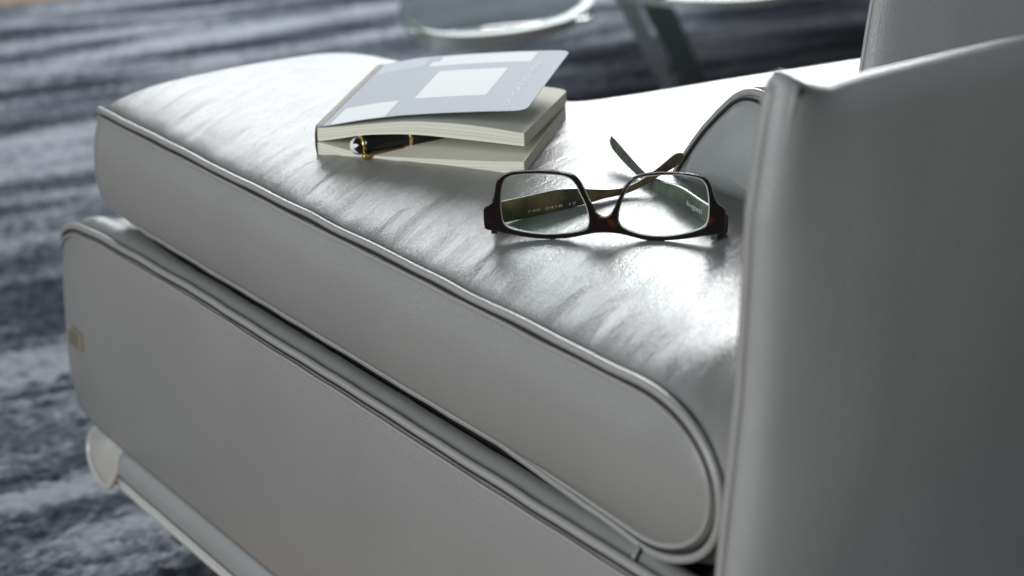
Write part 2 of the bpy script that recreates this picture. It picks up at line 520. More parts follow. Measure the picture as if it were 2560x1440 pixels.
# lumbar cushion --------------------------------------------------
def lumbar():
    XW = 0.080
    O = [(0.036, 0.4345), (0.034, 0.440), (0.0293, 0.4465), (0.0182, 0.4605), (0.0071, 0.4730), (-0.0073, 0.4865), (-0.0200, 0.4972), (-0.0290, 0.5018), (-0.0370, 0.5035), (-0.0462, 0.5030), (-0.056, 0.499), (-0.075, 0.487), (-0.09, 0.460), (-0.092, 0.4345), (-0.02, 0.433)]
    B = smooth_pts(resample(O, 200, True), 3); n = len(B); V = []
    c = np.array([-0.032, 0.458])
    ds = list(np.linspace(0, 0.03, 12)) + list(np.linspace(0.04, 0.62, 30))
    for d in ds:
        s = 1 + 0.05*(1 - math.exp(-d/0.03))
        for (y, z) in B:
            top = max(0, (z - 0.437)/0.055)*(1 - 0.0)
            V.append((XW + d, c[0] + (y - c[0])*s, z + (0.003*(1 - math.exp(-d/0.03)) - 0.012*min(1, max(0, d - 0.02)/0.09) - 0.0018*math.exp(-d/0.003) + 0.001*nz(d*30, y*20, 2))*top))
    F = grid_faces(len(ds), n, True)
    off = len(V); prev = 0; m = 16
    for k in range(1, m + 1):
        t = k/m
        for (y, z) in B:
            V.append((XW - 0.019*(1 - (1-t)**2.2) + 0.0015*math.exp(-t*m/1.2), c[0] + (y - c[0])*(1-t), c[1] + (z - c[1])*(1-t)))
        cur = off + (k-1)*n
        for j in range(n):
            q = (j+1) % n; F.append((prev+j, prev+q, cur+q, cur+j))
        prev = cur
    o = mesh("lumbar_cushion", V, F, LEA_SOFT, chair)
    tube("piping", [(XW - 0.001, y, z) for (y, z) in B], 0.0024, WELT, o, 10, True)
    tube("seam_shadow", [(XW - 0.0045, c[0] + (y - c[0])*0.93, c[1] + (z - c[1])*0.92) for (y, z) in B if z > 0.436], 0.0010, mshd, o, 6)  # dark tube stands in for the shadow inside the piping
    tube("seam_ridge", [(XW + 0.006, c[0] + (y - c[0])*1.02, c[1] + (z - c[1])*1.03) for (y, z) in B if z > 0.436], 0.0012, WELT, o, 8)
lumbar()

# backrest panel, nearest to the camera ---------------------------
def panel(name, left, top, right, yf, thick, zb, mat, nu=70, nw=90, bulge=0.012, lean=0.0, yaw=0.0, welt=0.0024, wo=0.006):
    """upright slab: left(z) gives its left edge, top(x) its top edge"""
    V = []; ring = []
    def pt(a, bb, depth):
        # a 0..1 left to right, bb 0..1 bottom to top
        zt0 = top(left(0.55))
        z = zb + (zt0 - zb)*bb
        xl = left(z)
        x = xl + (right - xl)*a
        z = zb + (top(x) - zb)*bb
        return x, yf + depth + lean*(z - zb), z
    A = np.r_[0, 0.0012, 0.003, 0.006, 0.010, 0.016, np.linspace(0.024, 1, nu)]
    Bv = np.r_[np.linspace(0, 0.93, nw), 0.945, 0.96, 0.972, 0.982, 0.989, 0.994, 0.9975, 1.0]
    na, nb_ = len(A), len(Bv)
    H = top(left(0.55)) - zb; W = right - left(0.45)
    for side in (0, 1):
        for a in A:
            for bb in Bv:
                e1 = a*W; e2 = (1-bb)*H
                rr = 0.010
                q = min(1, e1/rr)*1.0; q2 = min(1, e2/rr)
                rnd = (1 - math.sqrt(max(0, 1 - (1-q)**2))) + (1 - math.sqrt(max(0, 1 - (1-q2)**2)))
                rnd = min(1, rnd)
                d = thick/2*rnd
                x, y, z = pt(a, bb, 0)
                if side == 0:
                    b_ = bulge*(1 - math.exp(-e1/0.045))*(1 - math.exp(-e2/0.06)) + (0.0022*nz(x*13, z*9, 3) + 0.0024*nz(x*30, z*14, 8)*math.exp(-e1/0.05))*min(1, e1/0.015)*min(1, max(0, e2 - 0.006)/0.05)
                    y = yf + d - b_ + lean*(z - zb) + yaw*(x - left(z))
                else:
                    y = yf + thick - d + lean*(z - zb) + yaw*(x - left(z))
                V.append((x, y, z))
    F = grid_faces(na, nb_)
    o2 = na*nb_
    F += [tuple(i + o2 for i in f) for f in grid_faces(na, nb_)]
    for j in range(nb_ - 1): F.append((j, j+1, o2+j+1, o2+j))
    for i in range(na - 1):
        F.append((i*nb_+nb_-1, (i+1)*nb_+nb_-1, o2+(i+1)*nb_+nb_-1, o2+i*nb_+nb_-1))
        F.append((i*nb_, (i+1)*nb_, o2+(i+1)*nb_, o2+i*nb_))
    o = mesh(name, V, F, mat, chair)
    bm = bmesh.new(); bm.from_mesh(o.data)
    bmesh.ops.remove_doubles(bm, verts=bm.verts[:], dist=0.00005)
    bmesh.ops.recalc_face_normals(bm, faces=bm.faces[:]); bm.to_mesh(o.data); bm.free()
    for p in o.data.polygons: p.use_smooth = True
    zt = top(left(0.55))
    for dx, dy, rad in ((0.0005, thick*0.5, welt), (wo, 0.0012, welt*0.6)):
        P = [(left(z) + dx + 0.0004*nz(z*40, dx*100), yf + dy + lean*(z - zb), z) for z in np.linspace(zb, zt - 0.003, 60)]
        tube("piping", P, rad, WELT, o, 10)
    P = [(left(z) + wo + 0.0022 + 0.0004*nz(z*40, 9), yf + 0.0004 + lean*(z - zb), z) for z in np.linspace(zb, zt - 0.004, 60)]
    tube("seam_shadow", P, 0.0007, mshd, o, 6)  # dark tube paints the shadow line beside the welt
    return o
NL = lambda z: float(np.interp(z, [0.15, 0.368, 0.448, 0.50, 0.529, 0.565, 0.587, 0.62], [-0.152, -0.1475, -0.1405, -0.139, -0.1385, -0.1335, -0.1290, -0.128]))
NT = lambda x: 0.579 + 0.0085*math.exp(-((x + 0.128)/0.013)**2) - 0.0012*math.exp(-((x + 0.100)/0.01)**2) + 0.0065*min(1, max(0, (x + 0.10)/0.11))
back = panel("backrest", NL, NT, 0.62, -0.302, 0.020, 0.165, LEA_SOFT, bulge=0.024)
UL = lambda z: 0.192 + max(0, z - 0.49)*0.24
UT = lambda x: 0.76
panel("back_cushion", UL, UT, 0.75, -0.012, 0.014, 0.470, LEA_SOFT, bulge=0.010, welt=0.0016, wo=0.0035, yaw=-0.32, lean=0.10)
adopt(chair)

# ------------------------------------------------------------ notebook
nP0 = np.array([-0.07308, 0.21481, 0.4340]); na_ = R(-58.15); NLn = 0.1442
nU = np.array([math.cos(na_), math.sin(na_), 0]); nV = np.array([-nU[1], nU[0], 0]) + nU*(-0.0323/0.1442)
def nbp(u, t, w_): return nP0 + nU*u + nV*(t*NLn) + np.array([0, 0, w_])
mmv = lambda L: np.array(L, float)/1000
lowbot = (mmv([[0, -0.5], [22.1, -3.7], [45.4, -4.8], [65.6, -4.3], [88.3, -3.1], [116.3, -0.4], [146.5, 4.1]]), mmv([[0, 4.6], [146.5, 4.8]]))
lowtop = (mmv([[0, 7.6], [19.4, 4.8], [34, 2.9], [45.6, 3.0], [74.3, 4.8], [102.4, 6.8], [130, 8.8], [146.5, 10.6]]), mmv([[0, 14.4], [146.5, 13.5]]))
upbot = (mmv([[0, 7.9], [16.7, 11.6], [34.3, 15.9], [60.3, 19.1], [77.4, 20.2], [102.6, 20.4], [124.6, 20.5], [146.5, 20.4]]), mmv([[0, 15.2], [146.5, 14.6]]))
uptop = (mmv([[0, 16.7], [16.9, 19.3], [34.5, 22.6], [60.5, 27.2], [77.5, 29.0], [102.7, 30.0], [124.7, 29.7], [146.5, 28.5]]), mmv([[0, 24.8], [60, 25.4], [146.5, 23.0]]))
covc = (mmv([[0, 17.3], [11, 19.9], [34.6, 25.9], [60.5, 31.3], [88.8, 35.7], [116.5, 39.4], [146, 43]]), mmv([[0, 26], [11, 29], [32.5, 34.6], [73, 41], [110, 46], [147, 49.8]]))
def smi(c, u):
    s = 0.006
    return float(np.mean([np.interp(u + k*s, c[:, 0], c[:, 1]) for k in (-1, -.5, 0, .5, 1)]))
def cw(c, u, t):
    te = t**1.0
    return (1 - te)*smi(c[0], u) + te*smi(c[1], u)
book = empty("notebook", tuple(nbp(0.07, .5, 0.0)), "pale softcover notebook with grey cover lifted open, lying on the leather seat", "notebook")

mp_, nt, b = base_mat("page_edges", (0.72, 0.70, 0.56), 0.75, 0, 0.2)
tc = node(nt, "ShaderNodeTexCoord"); at = node(nt, "ShaderNodeAttribute"); at.attribute_name = "leafpos"
wv = node(nt, "ShaderNodeTexNoise"); wv.noise_dimensions = '1D'; wv.inputs["W"].default_value = 0; wv.inputs["Detail"].default_value = 5
ml = node(nt, "ShaderNodeMath"); ml.operation = 'MULTIPLY'; ml.inputs[1].default_value = 7.0
nt.links.new(at.outputs["Fac"], ml.inputs[0]); nt.links.new(ml.outputs[0], wv.inputs["W"]); wv.inputs["Scale"].default_value = 1.6
rp = node(nt, "ShaderNodeValToRGB"); rp.color_ramp.elements[0].position = 0.3; rp.color_ramp.elements[1].position = 0.62
rp.color_ramp.elements[0].color = (0.56, 0.54, 0.42, 1); rp.color_ramp.elements[1].color = (0.88, 0.865, 0.75, 1)
nt.links.new(wv.outputs["Fac"], rp.inputs[0]); nt.links.new(rp.outputs[0], b.inputs["Base Color"])
mpage, _, _ = base_mat("cream_paper", (0.80, 0.79, 0.68), 0.7, 0, 0.2)

def block(bot, top, label, rnd):
    nu, nt_, nl = 46, 24, 9
    V, leaf, idx = [], [], {}
    def edge_u(t, umax=0.1465):
        # rounded back fore-edge corner
        r = 0.009; v = (1 - t)*NLn
        if rnd and v < r: return umax - (r - math.sqrt(max(0, r*r - (r - v)**2)))
        return umax
    T = np.r_[np.linspace(0, 0.93, nt_ - 8), 0.95, 0.965, 0.975, 0.983, 0.99, 0.995, 0.998, 1.0]
    for l in range(nl):
        q = l/(nl - 1)
        for t in T:
            um = edge_u(t)
            for i in range(nu):
                u = um*i/(nu - 1)
                w0 = cw(bot, u, t); w1 = cw(top, u, t)
                w_ = w0 + (w1 - w0)*q
                jit = 0.00035*noise.noise(Vector((q*31, 0, 0))) if i == nu-1 else 0
                tj = t + (0.0018*noise.noise(Vector((q*29, 3, 0))) if t == 0 else 0)
                V.append(nbp(u + jit, tj, w_)); leaf.append(q)
    nT = len(T)
    def id_(l, j, i): return (l*nT + j)*nu + i
    F = []; mi = []
    for l in (0, nl-1):
        for j in range(nT-1):
            for i in range(nu-1):
                F.append((id_(l, j, i), id_(l, j, i+1), id_(l, j+1, i+1), id_(l, j+1, i))); mi.append(1)
    for l in range(nl-1):
        for i in range(nu-1):
            for j in (0, nT-1):
                F.append((id_(l, j, i), id_(l, j, i+1), id_(l+1, j, i+1), id_(l+1, j, i))); mi.append(0)
        for j in range(nT-1):
            for i in (0, nu-1):
                F.append((id_(l, j, i), id_(l, j+1, i), id_(l+1, j+1, i), id_(l+1, j, i))); mi.append(0)
    me = bpy.data.meshes.new("page_block")
    me.from_pydata([tuple(map(float, v)) for v in V], [], F)
    me.materials.append(mp_); me.materials.append(mpage)
    a_ = me.attributes.new("leafpos", 'FLOAT', 'POINT')
    a_.data.foreach_set("value", leaf)
    for p, m_ in zip(me.polygons, mi): p.material_index = m_
    me.update()
    bm = bmesh.new(); bm.from_mesh(me); bmesh.ops.recalc_face_normals(bm, faces=bm.faces[:])
    bm.to_mesh(me); bm.free()
    o = link("page_block", me, None, book, False)
    o["label"] = label
    return o
block(lowbot, lowtop, "lower half of the cream pages", True)
block(upbot, uptop, "upper half of the cream pages arched over the pen", True)

mcov, nt, b = base_mat("cover_card", (0.44, 0.48, 0.53), 0.6, 0, 0.25)
mwh, _, _ = base_mat("cover_white_print", (0.86, 0.88, 0.88), 0.6, 0, 0.2)
mpale, _, _ = base_mat("cover_pale_print", (0.56, 0.60, 0.64), 0.6, 0, 0.25)
mspine, _, _ = base_mat("spine_brown", (0.30, 0.27, 0.235), 0.6)
def sheet(name, curve, u0, u1, t0, t1, mat, parent, lift=0.0, th=0.0004, nu=40, nt_=30, corner=0.0, poly=None):
    V = []
    r = corner
    for side in (0, 1):
        for j in range(nt_):
            t = t0 + (t1 - t0)*(0.5 - 0.5*math.cos(math.pi*j/(nt_-1)))
            um = u1
            if r:
                dv = min(t - t0, t1 - t)*NLn
                if dv < r: um = u1 - (r - math.sqrt(max(0, r*r - (r - dv)**2)))
            for i in range(nu):
                u = u0 + (um - u0)*i/(nu-1)
                V.append(nbp(u, t, cw(curve, u, t) + lift - side*th))
    n2 = nu*nt_
    F = grid_faces(nt_, nu); F += [tuple(i + n2 for i in f) for f in grid_faces(nt_, nu)]
    for i in range(nu-1):
        F.append((i, i+1, n2+i+1, n2+i)); k = (nt_-1)*nu
        F.append((k+i, k+i+1, n2+k+i+1, n2+k+i))
    for j in range(nt_-1):
        F.append((j*nu, (j+1)*nu, n2+(j+1)*nu, n2+j*nu)); k = nu-1
        F.append((j*nu+k, (j+1)*nu+k, n2+(j+1)*nu+k, n2+j*nu+k))
    return mesh(name, V, F, mat, parent, False)
cover = sheet("cover", covc, -0.0005, 0.1478, -0.012, 1.0, mcov, book, 0.0006, corner=0.008, nu=60, nt_=50)
Lp = 0.0006 + 0.00012
sheet("print_panel", covc, 0.0602, 0.1118, 0.242, 0.70, mwh, cover, Lp, 0.0001)
sheet("print_panel", covc, 0.0100, 0.0500, -0.0115, 0.236, mwh, cover, Lp, 0.0001)
sheet("print_panel", covc, 0.0530, 0.1246, 0.805, 0.972, mwh, cover, Lp, 0.0001)
sheet("print_panel", covc, 0.0475, 0.0529, 0.805, 0.89, mwh, cover, Lp, 0.0001)
sheet("print_panel", covc, 0.0060, 0.0430, 0.80, 0.975, mpale, cover, Lp, 0.0001)
# spine: strip that follows the folded edge
V = []
for t in np.linspace(-0.004, 1.0, 20):
    zt = cw(covc, 0, t) + 0.0007; zb_ = cw(lowbot, 0, t) - 0.0003
    for u, z in ((0.0038, cw(covc, 0.0038, t) + 0.0009), (0.002, cw(covc, .002, t) + 0.0010), (-0.0010, zt), (-0.0018, zt*0.7 + zb_*0.3), (-0.0018, zt*0.35 + zb_*0.65), (-0.0008, zb_)):
        V.append(nbp(u, t, z))
o = mesh("spine", V, grid_faces(20, 6), mspine, book, True)
sheet("back_cover", lowbot, -0.0005, 0.1470, -0.004, 1.0, mcov, book, -0.00015, corner=0.008)

mlt, _, _ = base_mat('cover_letter_print', (0.84, 0.86, 0.88), 0.6, 0, 0.25)
# words along the fore edge of the cover
def text_geo(body, size):
    cu = bpy.data.curves.new("t", 'FONT'); cu.body = body; cu.size = size
    cu.extrude = 0.0; cu.resolution_u = 3
    to = bpy.data.objects.new("t", cu); col.objects.link(to)
    dg = bpy.context.evaluated_depsgraph_get()
    me = bpy.data.meshes.new_from_object(to.evaluated_get(dg))
    V = [v.co.copy() for v in me.vertices]; F = [tuple(p.vertices) for p in me.polygons]
    bpy.data.objects.remove(to); bpy.data.meshes.remove(me); bpy.data.curves.remove(cu)
    return V, F
V, F = text_geo("UOCATIONEN", 1.0)
mxx = max(v[0] for v in V)
Vt = []
for v in V:
    t = 0.06 + 0.72*v[0]/mxx
    u = 0.1335 - 0.0045*v[1]/0.7
    Vt.append(nbp(u, t, cw(covc, u, t) + Lp))
mesh("cover_lettering", Vt, F, mlt, cover, False)
adopt(book)

# ------------------------------------------------------------ pen
mbk, _, bb_ = base_mat("black_resin", (0.006, 0.006, 0.007), 0.12)
mgo, _, _ = base_mat("gold", (0.85, 0.58, 0.22), 0.22, 1.0)
mst, _, _ = base_mat("white_resin", (0.85, 0.86, 0.87), 0.3)
pa = nbp(0.0265, -0.035, 0.0084); pb = nbp(0.118, 0.60, 0.0140)
pd = (pb - pa)/np.linalg.norm(pb - pa)
pen = empty("pen", tuple(pa), "black fountain pen with gold clip and white star cap tucked between the notebook pages", "pen")
ps = np.cross(pd, [0, 0, 1]); ps /= np.linalg.norm(ps); pu = np.cross(ps, pd)
def lathe(name, prof, mat, parent, n=40, cap=True):
    V = []
    for s, r in prof:
        for k in range(n):
            a = 2*math.pi*k/n
            V.append(pa + pd*s + (ps*math.cos(a) + pu*math.sin(a))*r)
    F = grid_faces(len(prof), n, True)
    if cap:
        F.append(tuple(range(n))); F.append(tuple((len(prof)-1)*n + k for k in range(n)))
    return mesh(name, V, F, mat, parent)
Rp = 0.0061
lathe("barrel", [(0.0070, Rp*.97), (0.012, Rp*1.04), (0.03, Rp*1.07), (0.062, Rp*1.05), (0.064, Rp*.98), (0.10, Rp*.85), (0.128, Rp*.55), (0.131, 0.001)], mbk, pen)
lathe("cap_ring", [(0.0056, Rp*.9), (0.0058, Rp*1.03), (0.0068, Rp*1.04), (0.0072, Rp*.9)], mgo, pen)
lathe("cap_ring", [(0.038, Rp*1.0), (0.0382, Rp*1.12), (0.0402, Rp*1.12), (0.0406, Rp*1.0)], mgo, pen)
capo = lathe("cap_top", [(0.0058, Rp*.93), (0.0040, Rp*.93), (0.0022, Rp*.84), (0.0008, Rp*.64), (0.0, Rp*.38), (-0.0004, Rp*.02)], mbk, pen)
# rounded six-pointed white star on the domed end
def dome(rr):
    x = rr/(Rp)
    return float(np.interp(x, [0, .38, .64, .84, .93, .95], [-0.0004, 0.0, 0.0008, 0.0022, 0.0040, 0.0052]))
V = []; n = 96; rings = 10
for i in range(rings + 1):
    for k in range(n):
        a = 2*math.pi*k/n
        rr = Rp*(0.72 + 0.17*math.cos(6*a))*i/rings
        V.append(pa + pd*(dome(rr) - 0.00012) + (ps*math.cos(a + .35) + pu*math.sin(a + .35))*rr*1.01)
mesh("star_emblem", V, grid_faces(rings + 1, n, True), mst, capo)
# clip
cd = np.array([-0.55, -0.75, 0.0]) - pu*0.75; cd = cd - pd*(cd @ pd); cd /= np.linalg.norm(cd)
P = [pa + pd*s + cd*q for s, q in ((0.0066, Rp*.95), (0.0070, Rp*1.32), (0.010, Rp*1.5), (0.02, Rp*1.42), (0.034, Rp*1.32))]
clip = tube("clip", resample(P, 24), lambda t: 0.0013 - 0.0003*t, mgo, pen, 10)
V, F = tube_geo([pa + pd*s + cd*Rp*1.42 for s in (0.0048, 0.0052, 0.0062, 0.0080, 0.0086)], lambda t: 0.0021 if .1 < t < .9 else 0.0012, 14)
mesh("clip_head", V, F, mgo, clip)
adopt(pen)

# ------------------------------------------------------------ eyeglasses
GLI = [[-57.4, 15.3], [-57.5, 22.5], [-57.0, 27.9], [-55.4, 32.2], [-52.2, 34.1], [-45.0, 35.3], [-36.6, 36.0], [-28.3, 36.1], [-21.7, 35.6], [-17.8, 34.1], [-14.8, 31.0], [-12.0, 25.5], [-9.1, 20.3], [-7.3, 14.5], [-6.8, 9.7], [-7.7, 7.2], [-11.4, 5.2], [-17.3, 3.7], [-25.1, 2.5], [-31.6, 2.0], [-39.4, 2.2], [-47.3, 3.4], [-53.1, 4.7], [-56.1, 7.3]]
GRI = [[8.6, 11.8], [8.8, 16.8], [10.2, 22.6], [12.7, 29.5], [15.5, 34.1], [18.9, 36.6], [24.2, 37.9], [32.9, 39.0], [42.2, 39.5], [49.7, 38.8], [54.4, 37.6], [57.0, 34.5], [58.4, 28.7], [59.0, 21.7], [58.8, 15.8], [57.8, 12.2], [55.0, 10.1], [49.8, 7.9], [43.5, 6.0], [35.9, 4.6], [28.3, 4.3], [20.6, 5.2], [14.6, 6.8], [10.5, 8.6]]
GO = [[-66.7, 15.3], [-65.4, 16.8], [-63.2, 17.4], [-61.4, 19.6], [-60.4, 24.2], [-60.0, 29.0], [-58.7, 32.5], [-55.8, 35.0], [-51.0, 36.4], [-43.8, 37.2], [-35.5, 37.8], [-27.7, 37.9], [-20.6, 37.2], [-16.1, 36.0], [-13.3, 33.5], [-10.3, 28.6], [-7.1, 22.2], [-4.0, 16.3], [-1.5, 13.7], [0.8, 13.3], [3.5, 14.2], [5.5, 16.7], [7.7, 21.5], [10.7, 29.4], [14.0, 34.9], [17.7, 37.6], [23.0, 39.1], [29.9, 40.1], [38.1, 40.5], [46.2, 40.6], [52.3, 39.7], [56.4, 38.3], [58.8, 35.8], [60.3, 31.7], [61.8, 27.1], [63.6, 23.8], [66.9, 22.6], [67.8, 21.4], [67.9, 16.3], [67.7, 9.2], [63.8, 7.7], [56.9, 6.2], [48.8, 4.4], [40.1, 2.9], [31.9, 2.0], [24.8, 1.9], [18.9, 3.1], [13.0, 4.4], [7.0, 5.0], [1.1, 5.0], [-4.8, 4.2], [-10.7, 2.6], [-19.0, 0.6], [-27.4, -0.4], [-34.6, -0.6], [-44.2, 0.0], [-53.9, 1.5], [-61.8, 2.5], [-65.9, 2.9], [-66.5, 8.8]]
gO = np.array([-0.03577, -0.04668, 0.4357]); ga = R(-44.49); gl = R(6)
gU = np.array([math.cos(ga), math.sin(ga), 0]); gB = np.array([-gU[1], gU[0], 0])
gV = np.array([0, 0, math.cos(gl)]) + gB*math.sin(gl)
gN = np.cross(gU, gV)   # towards the camera
if gN[1] > 0: gN = -gN
def gp(u, v, d): return gO + gU*u/1000 + gV*v/1000 + gN*d/1000
def edgy(): pass
def shade_ramp(name, stops, rough, scale, sc=(1, 1, 1)):
    m, nt, b = base_mat(name, stops[0][1], rough)
    tc = node(nt, "ShaderNodeTexCoord"); mp = node(nt, "ShaderNodeMapping"); mp.inputs["Scale"].default_value = sc
    n = node(nt, "ShaderNodeTexNoise"); n.inputs["Scale"].default_value = scale; n.inputs["Detail"].default_value = 4
    rp = node(nt, "ShaderNodeValToRGB")
    while len(rp.color_ramp.elements) < len(stops): rp.color_ramp.elements.new(0.5)
    for e_, (p, c) in zip(rp.color_ramp.elements, stops): e_.position = p; e_.color = (*c, 1)
    nt.links.new(tc.outputs["Object"], mp.inputs[0]); nt.links.new(mp.outputs[0], n.inputs[0])
    nt.links.new(n.outputs[0], rp.inputs[0]); nt.links.new(rp.outputs[0], b.inputs["Base Color"])
    return m
TORT = shade_ramp("tortoise_acetate", [(0.0, (0.006, 0.004, 0.004)), (0.62, (0.008, 0.005, 0.005)), (0.70, (0.05, 0.013, 0.005)), (0.84, (0.20, 0.05, 0.012))], 0.13, 75)
HORN = shade_ramp("horn_acetate", [(0.0, (0.030, 0.021, 0.012)), (0.42, (0.07, 0.050, 0.026)), (0.58, (0.18, 0.125, 0.05)), (0.8, (0.32, 0.21, 0.07))], 0.22, 60)
TEAL = shade_ramp("dark_teal_acetate", [(0.0, (0.035, 0.052, 0.048)), (0.5, (0.09, 0.11, 0.085)), (0.7, (0.18, 0.20, 0.14))], 0.22, 45)
mlet, _, _ = base_mat("temple_print", (0.75, 0.78, 0.78), 0.5)

glasses = empty("eyeglasses", tuple(gO), "dark tortoiseshell eyeglasses standing upside down with crossed temples on the leather seat", "eyeglasses")
def filled_curve(loops, extr, bev, pushd=0.0):
    cu = bpy.data.curves.new("c", 'CURVE'); cu.dimensions = '2D'; cu.fill_mode = 'BOTH'
    cu.extrude = extr; cu.bevel_depth = bev; cu.bevel_resolution = 3
    for Lq in loops:
        s = cu.splines.new('POLY'); s.points.add(len(Lq) - 1); s.use_cyclic_u = True
        for p, q in zip(s.points, Lq): p.co = (q[0], q[1], 0, 1)
    to = bpy.data.objects.new("c", cu); col.objects.link(to)
    me = bpy.data.meshes.new_from_object(to.evaluated_get(bpy.context.evaluated_depsgraph_get()))
    V = [v.co.copy() for v in me.vertices]; F = [tuple(p.vertices) for p in me.polygons]
    bpy.data.objects.remove(to); bpy.data.meshes.remove(me); bpy.data.curves.remove(cu)
    return V, F
def fine(L, n, it): return smooth_pts(resample(L, n, True), it)
# the inset bevel grows outlines by its depth, so draw outer smaller and holes larger
def offset(P, d):
    P = np.array(P); t = np.roll(P, -1, 0) - np.roll(P, 1, 0)
    n = np.stack([t[:, 1], -t[:, 0]], 1); n /= np.linalg.norm(n, axis=1)[:, None]
    A = 0.5*np.sum(P[:, 0]*np.roll(P[:, 1], -1) - np.roll(P[:, 0], -1)*P[:, 1])
    return P + n*d*(1 if A > 0 else -1)
bv = 0.55
V, F = filled_curve([offset(fine(GO, 260, 2), -bv), offset(fine(GLI, 150, 3), bv), offset(fine(GRI, 150, 3), bv)], 1.5, bv)
fr = mesh("frame", [gp(v[0], v[1], v[2]) for v in V], F, TORT, glasses, False)
bm = bmesh.new(); bm.from_mesh(fr.data); bmesh.ops.remove_doubles(bm, verts=bm.verts[:], dist=1e-6)
bm.to_mesh(fr.data); bm.free()
# nose pads of the bridge
for (s, u) in ((-1, -2.5), (1, 4.2)):
    P = [gp(u + s*(-0.2 + 1.6*k), 12.0 - 6.4*k, -2.2 - 2.0*math.sin(k*3.1)) for k in np.linspace(0, 1, 12)]
    tube("nose_pad", P, lambda t: 0.0009 + 0.0008*math.sin(t*3.14), TORT, fr, 10)
# lenses
lm = bpy.data.materials.new("coated_lens"); lm.use_nodes = True; nt = lm.node_tree
for n_ in list(nt.nodes): nt.nodes.remove(n_)
out = node(nt, "ShaderNodeOutputMaterial"); tr = node(nt, "ShaderNodeBsdfTransparent"); tr.inputs[0].default_value = (0.955, 0.985, 0.975, 1)
gl_ = node(nt, "ShaderNodeBsdfGlossy"); gl_.inputs["Roughness"].default_value = 0.02; gl_.inputs["Color"].default_value = (0.35, 0.9, 0.7, 1)
fz = node(nt, "ShaderNodeFresnel"); fz.inputs["IOR"].default_value = 1.5
mx = node(nt, "ShaderNodeMixShader")
nt.links.new(fz.outputs[0], mx.inputs[0]); nt.links.new(tr.outputs[0], mx.inputs[1]); nt.links.new(gl_.outputs[0], mx.inputs[2]); nt.links.new(mx.outputs[0], out.inputs[0])
lrim, _, _ = base_mat("lens_edge", (0.75, 0.76, 0.68), 0.15)
def lens(L, c):
    P = offset(fine(L, 120, 3), 0.15); cx, cy = P.mean(0)
    V = []; rings = 16
    for i in range(rings + 1):
        k = i/rings
        for (x, y) in P:
            X = cx + (x - cx)*k; Y = cy + (y - cy)*k
            r2 = (X - cx)**2 + (Y - cy)**2
            V.append(gp(X, Y, 1.2 - r2/(2*260)))
    o = mesh("lens", V, grid_faces(rings + 1, len(P), True), lm, glasses)
    rim = [gp(x, y, 1.3 - ((x-cx)**2 + (y-cy)**2)/(2*260)) for x, y in offset(P, -0.3)]
    tube("lens_edge", rim, 0.00042, lrim, o, 8, True)
lens(GLI, 0); lens(GRI, 1)
# temples: upright ribbons that run back, cross, and curl up at the tips
def temple(org, ang_dir, top, bot, s0, bow, front, letters=None, mat=None):
    d = np.array([*ang_dir, 0]); d /= np.linalg.norm(d); n = np.array([-d[1], d[0], 0])
    top = np.array(top, float); bot = np.array(bot, float)
    top[:, 1] -= 434.0; bot[:, 1] -= 434.0
    tt = smooth_pts(resample(np.vstack([[s0, top[0, 1]], top]), 60), 3, False)
    tb = smooth_pts(resample(np.vstack([[s0, bot[0, 1]], bot]), 60), 3, False)
    smax = max(tt[-1, 0], tb[-1, 0])
    o0 = np.array([*org, 0.4343])
    V = []
    for i in range(60):
        a_, b_ = tt[i], tb[i]
        k = i/59
        th = 0.0019 - 0.0005*k
        if k > 0.94: th *= math.sqrt(max(0.02, 1 - ((k - .94)/.06)**2))
        off = bow*math.sin(math.pi*min(1, max(0, (a_[0] - s0)/(smax - s0))))
        for q in range(16):
            an = 2*math.pi*q/16
            cs, sn = math.cos(an), math.sin(an)
            e = 0.45
            hx = math.copysign(abs(cs)**e, cs)*th; hv = math.copysign(abs(sn)**e, sn)
            m_ = (a_ + b_)/2 + (a_ - b_)/2*hv
            V.append(o0 + d*m_[0]/1000 + n*(off + hx) + np.array([0, 0, m_[1]/1000]))
    F = grid_faces(60, 16, True); F.append(tuple(range(16))); F.append(tuple(59*16 + q for q in range(16)))
    o = mesh("temple", V, F, mat or HORN, glasses)
    # hinge and end piece
    h = (tt[0, 1] + tb[0, 1])/2000
    st = o0 + d*(s0/1000 + 0.001) + np.array([0, 0, h])
    hw = (tt[0, 1] - tb[0, 1])/2000*0.9
    e0 = gp(*front)
    e0 = np.array([e0[0], e0[1], st[2]])
    vec = st - e0; ln = np.linalg.norm(vec); vec /= ln; sd = np.array([-vec[1], vec[0], 0])
    V = []
    for k in (-0.0006, ln + 0.0012):
        for sx in (-1, 1):
            for sz in (-1, 1):
                V.append(e0 + vec*k + sd*sx*0.0017 + np.array([0, 0, sz*hw]))
    mesh("end_piece", V, [(0, 1, 3, 2), (4, 6, 7, 5), (0, 4, 5, 1), (2, 3, 7, 6), (0, 2, 6, 4), (1, 5, 7, 3)], TORT, o, False)
    if letters:
        body, sa, sb, za, hgt, sgn = letters
        Vq, Fq = text_geo(body, 1.0); mx_ = max(v[0] for v in Vq)
        W = []
        for v in Vq:
            k = v[0]/mx_
            s = sa + (sb - sa)*k
            off = bow*math.sin(math.pi*min(1, max(0, (s - s0)/(smax - s0))))
            W.append(o0 + d*s/1000 + n*(off + sgn*0.00200) + np.array([0, 0, za/1000 + v[1]*hgt/1000]))
        mesh("temple_lettering", W, Fq, mlet, o, False)
    return o
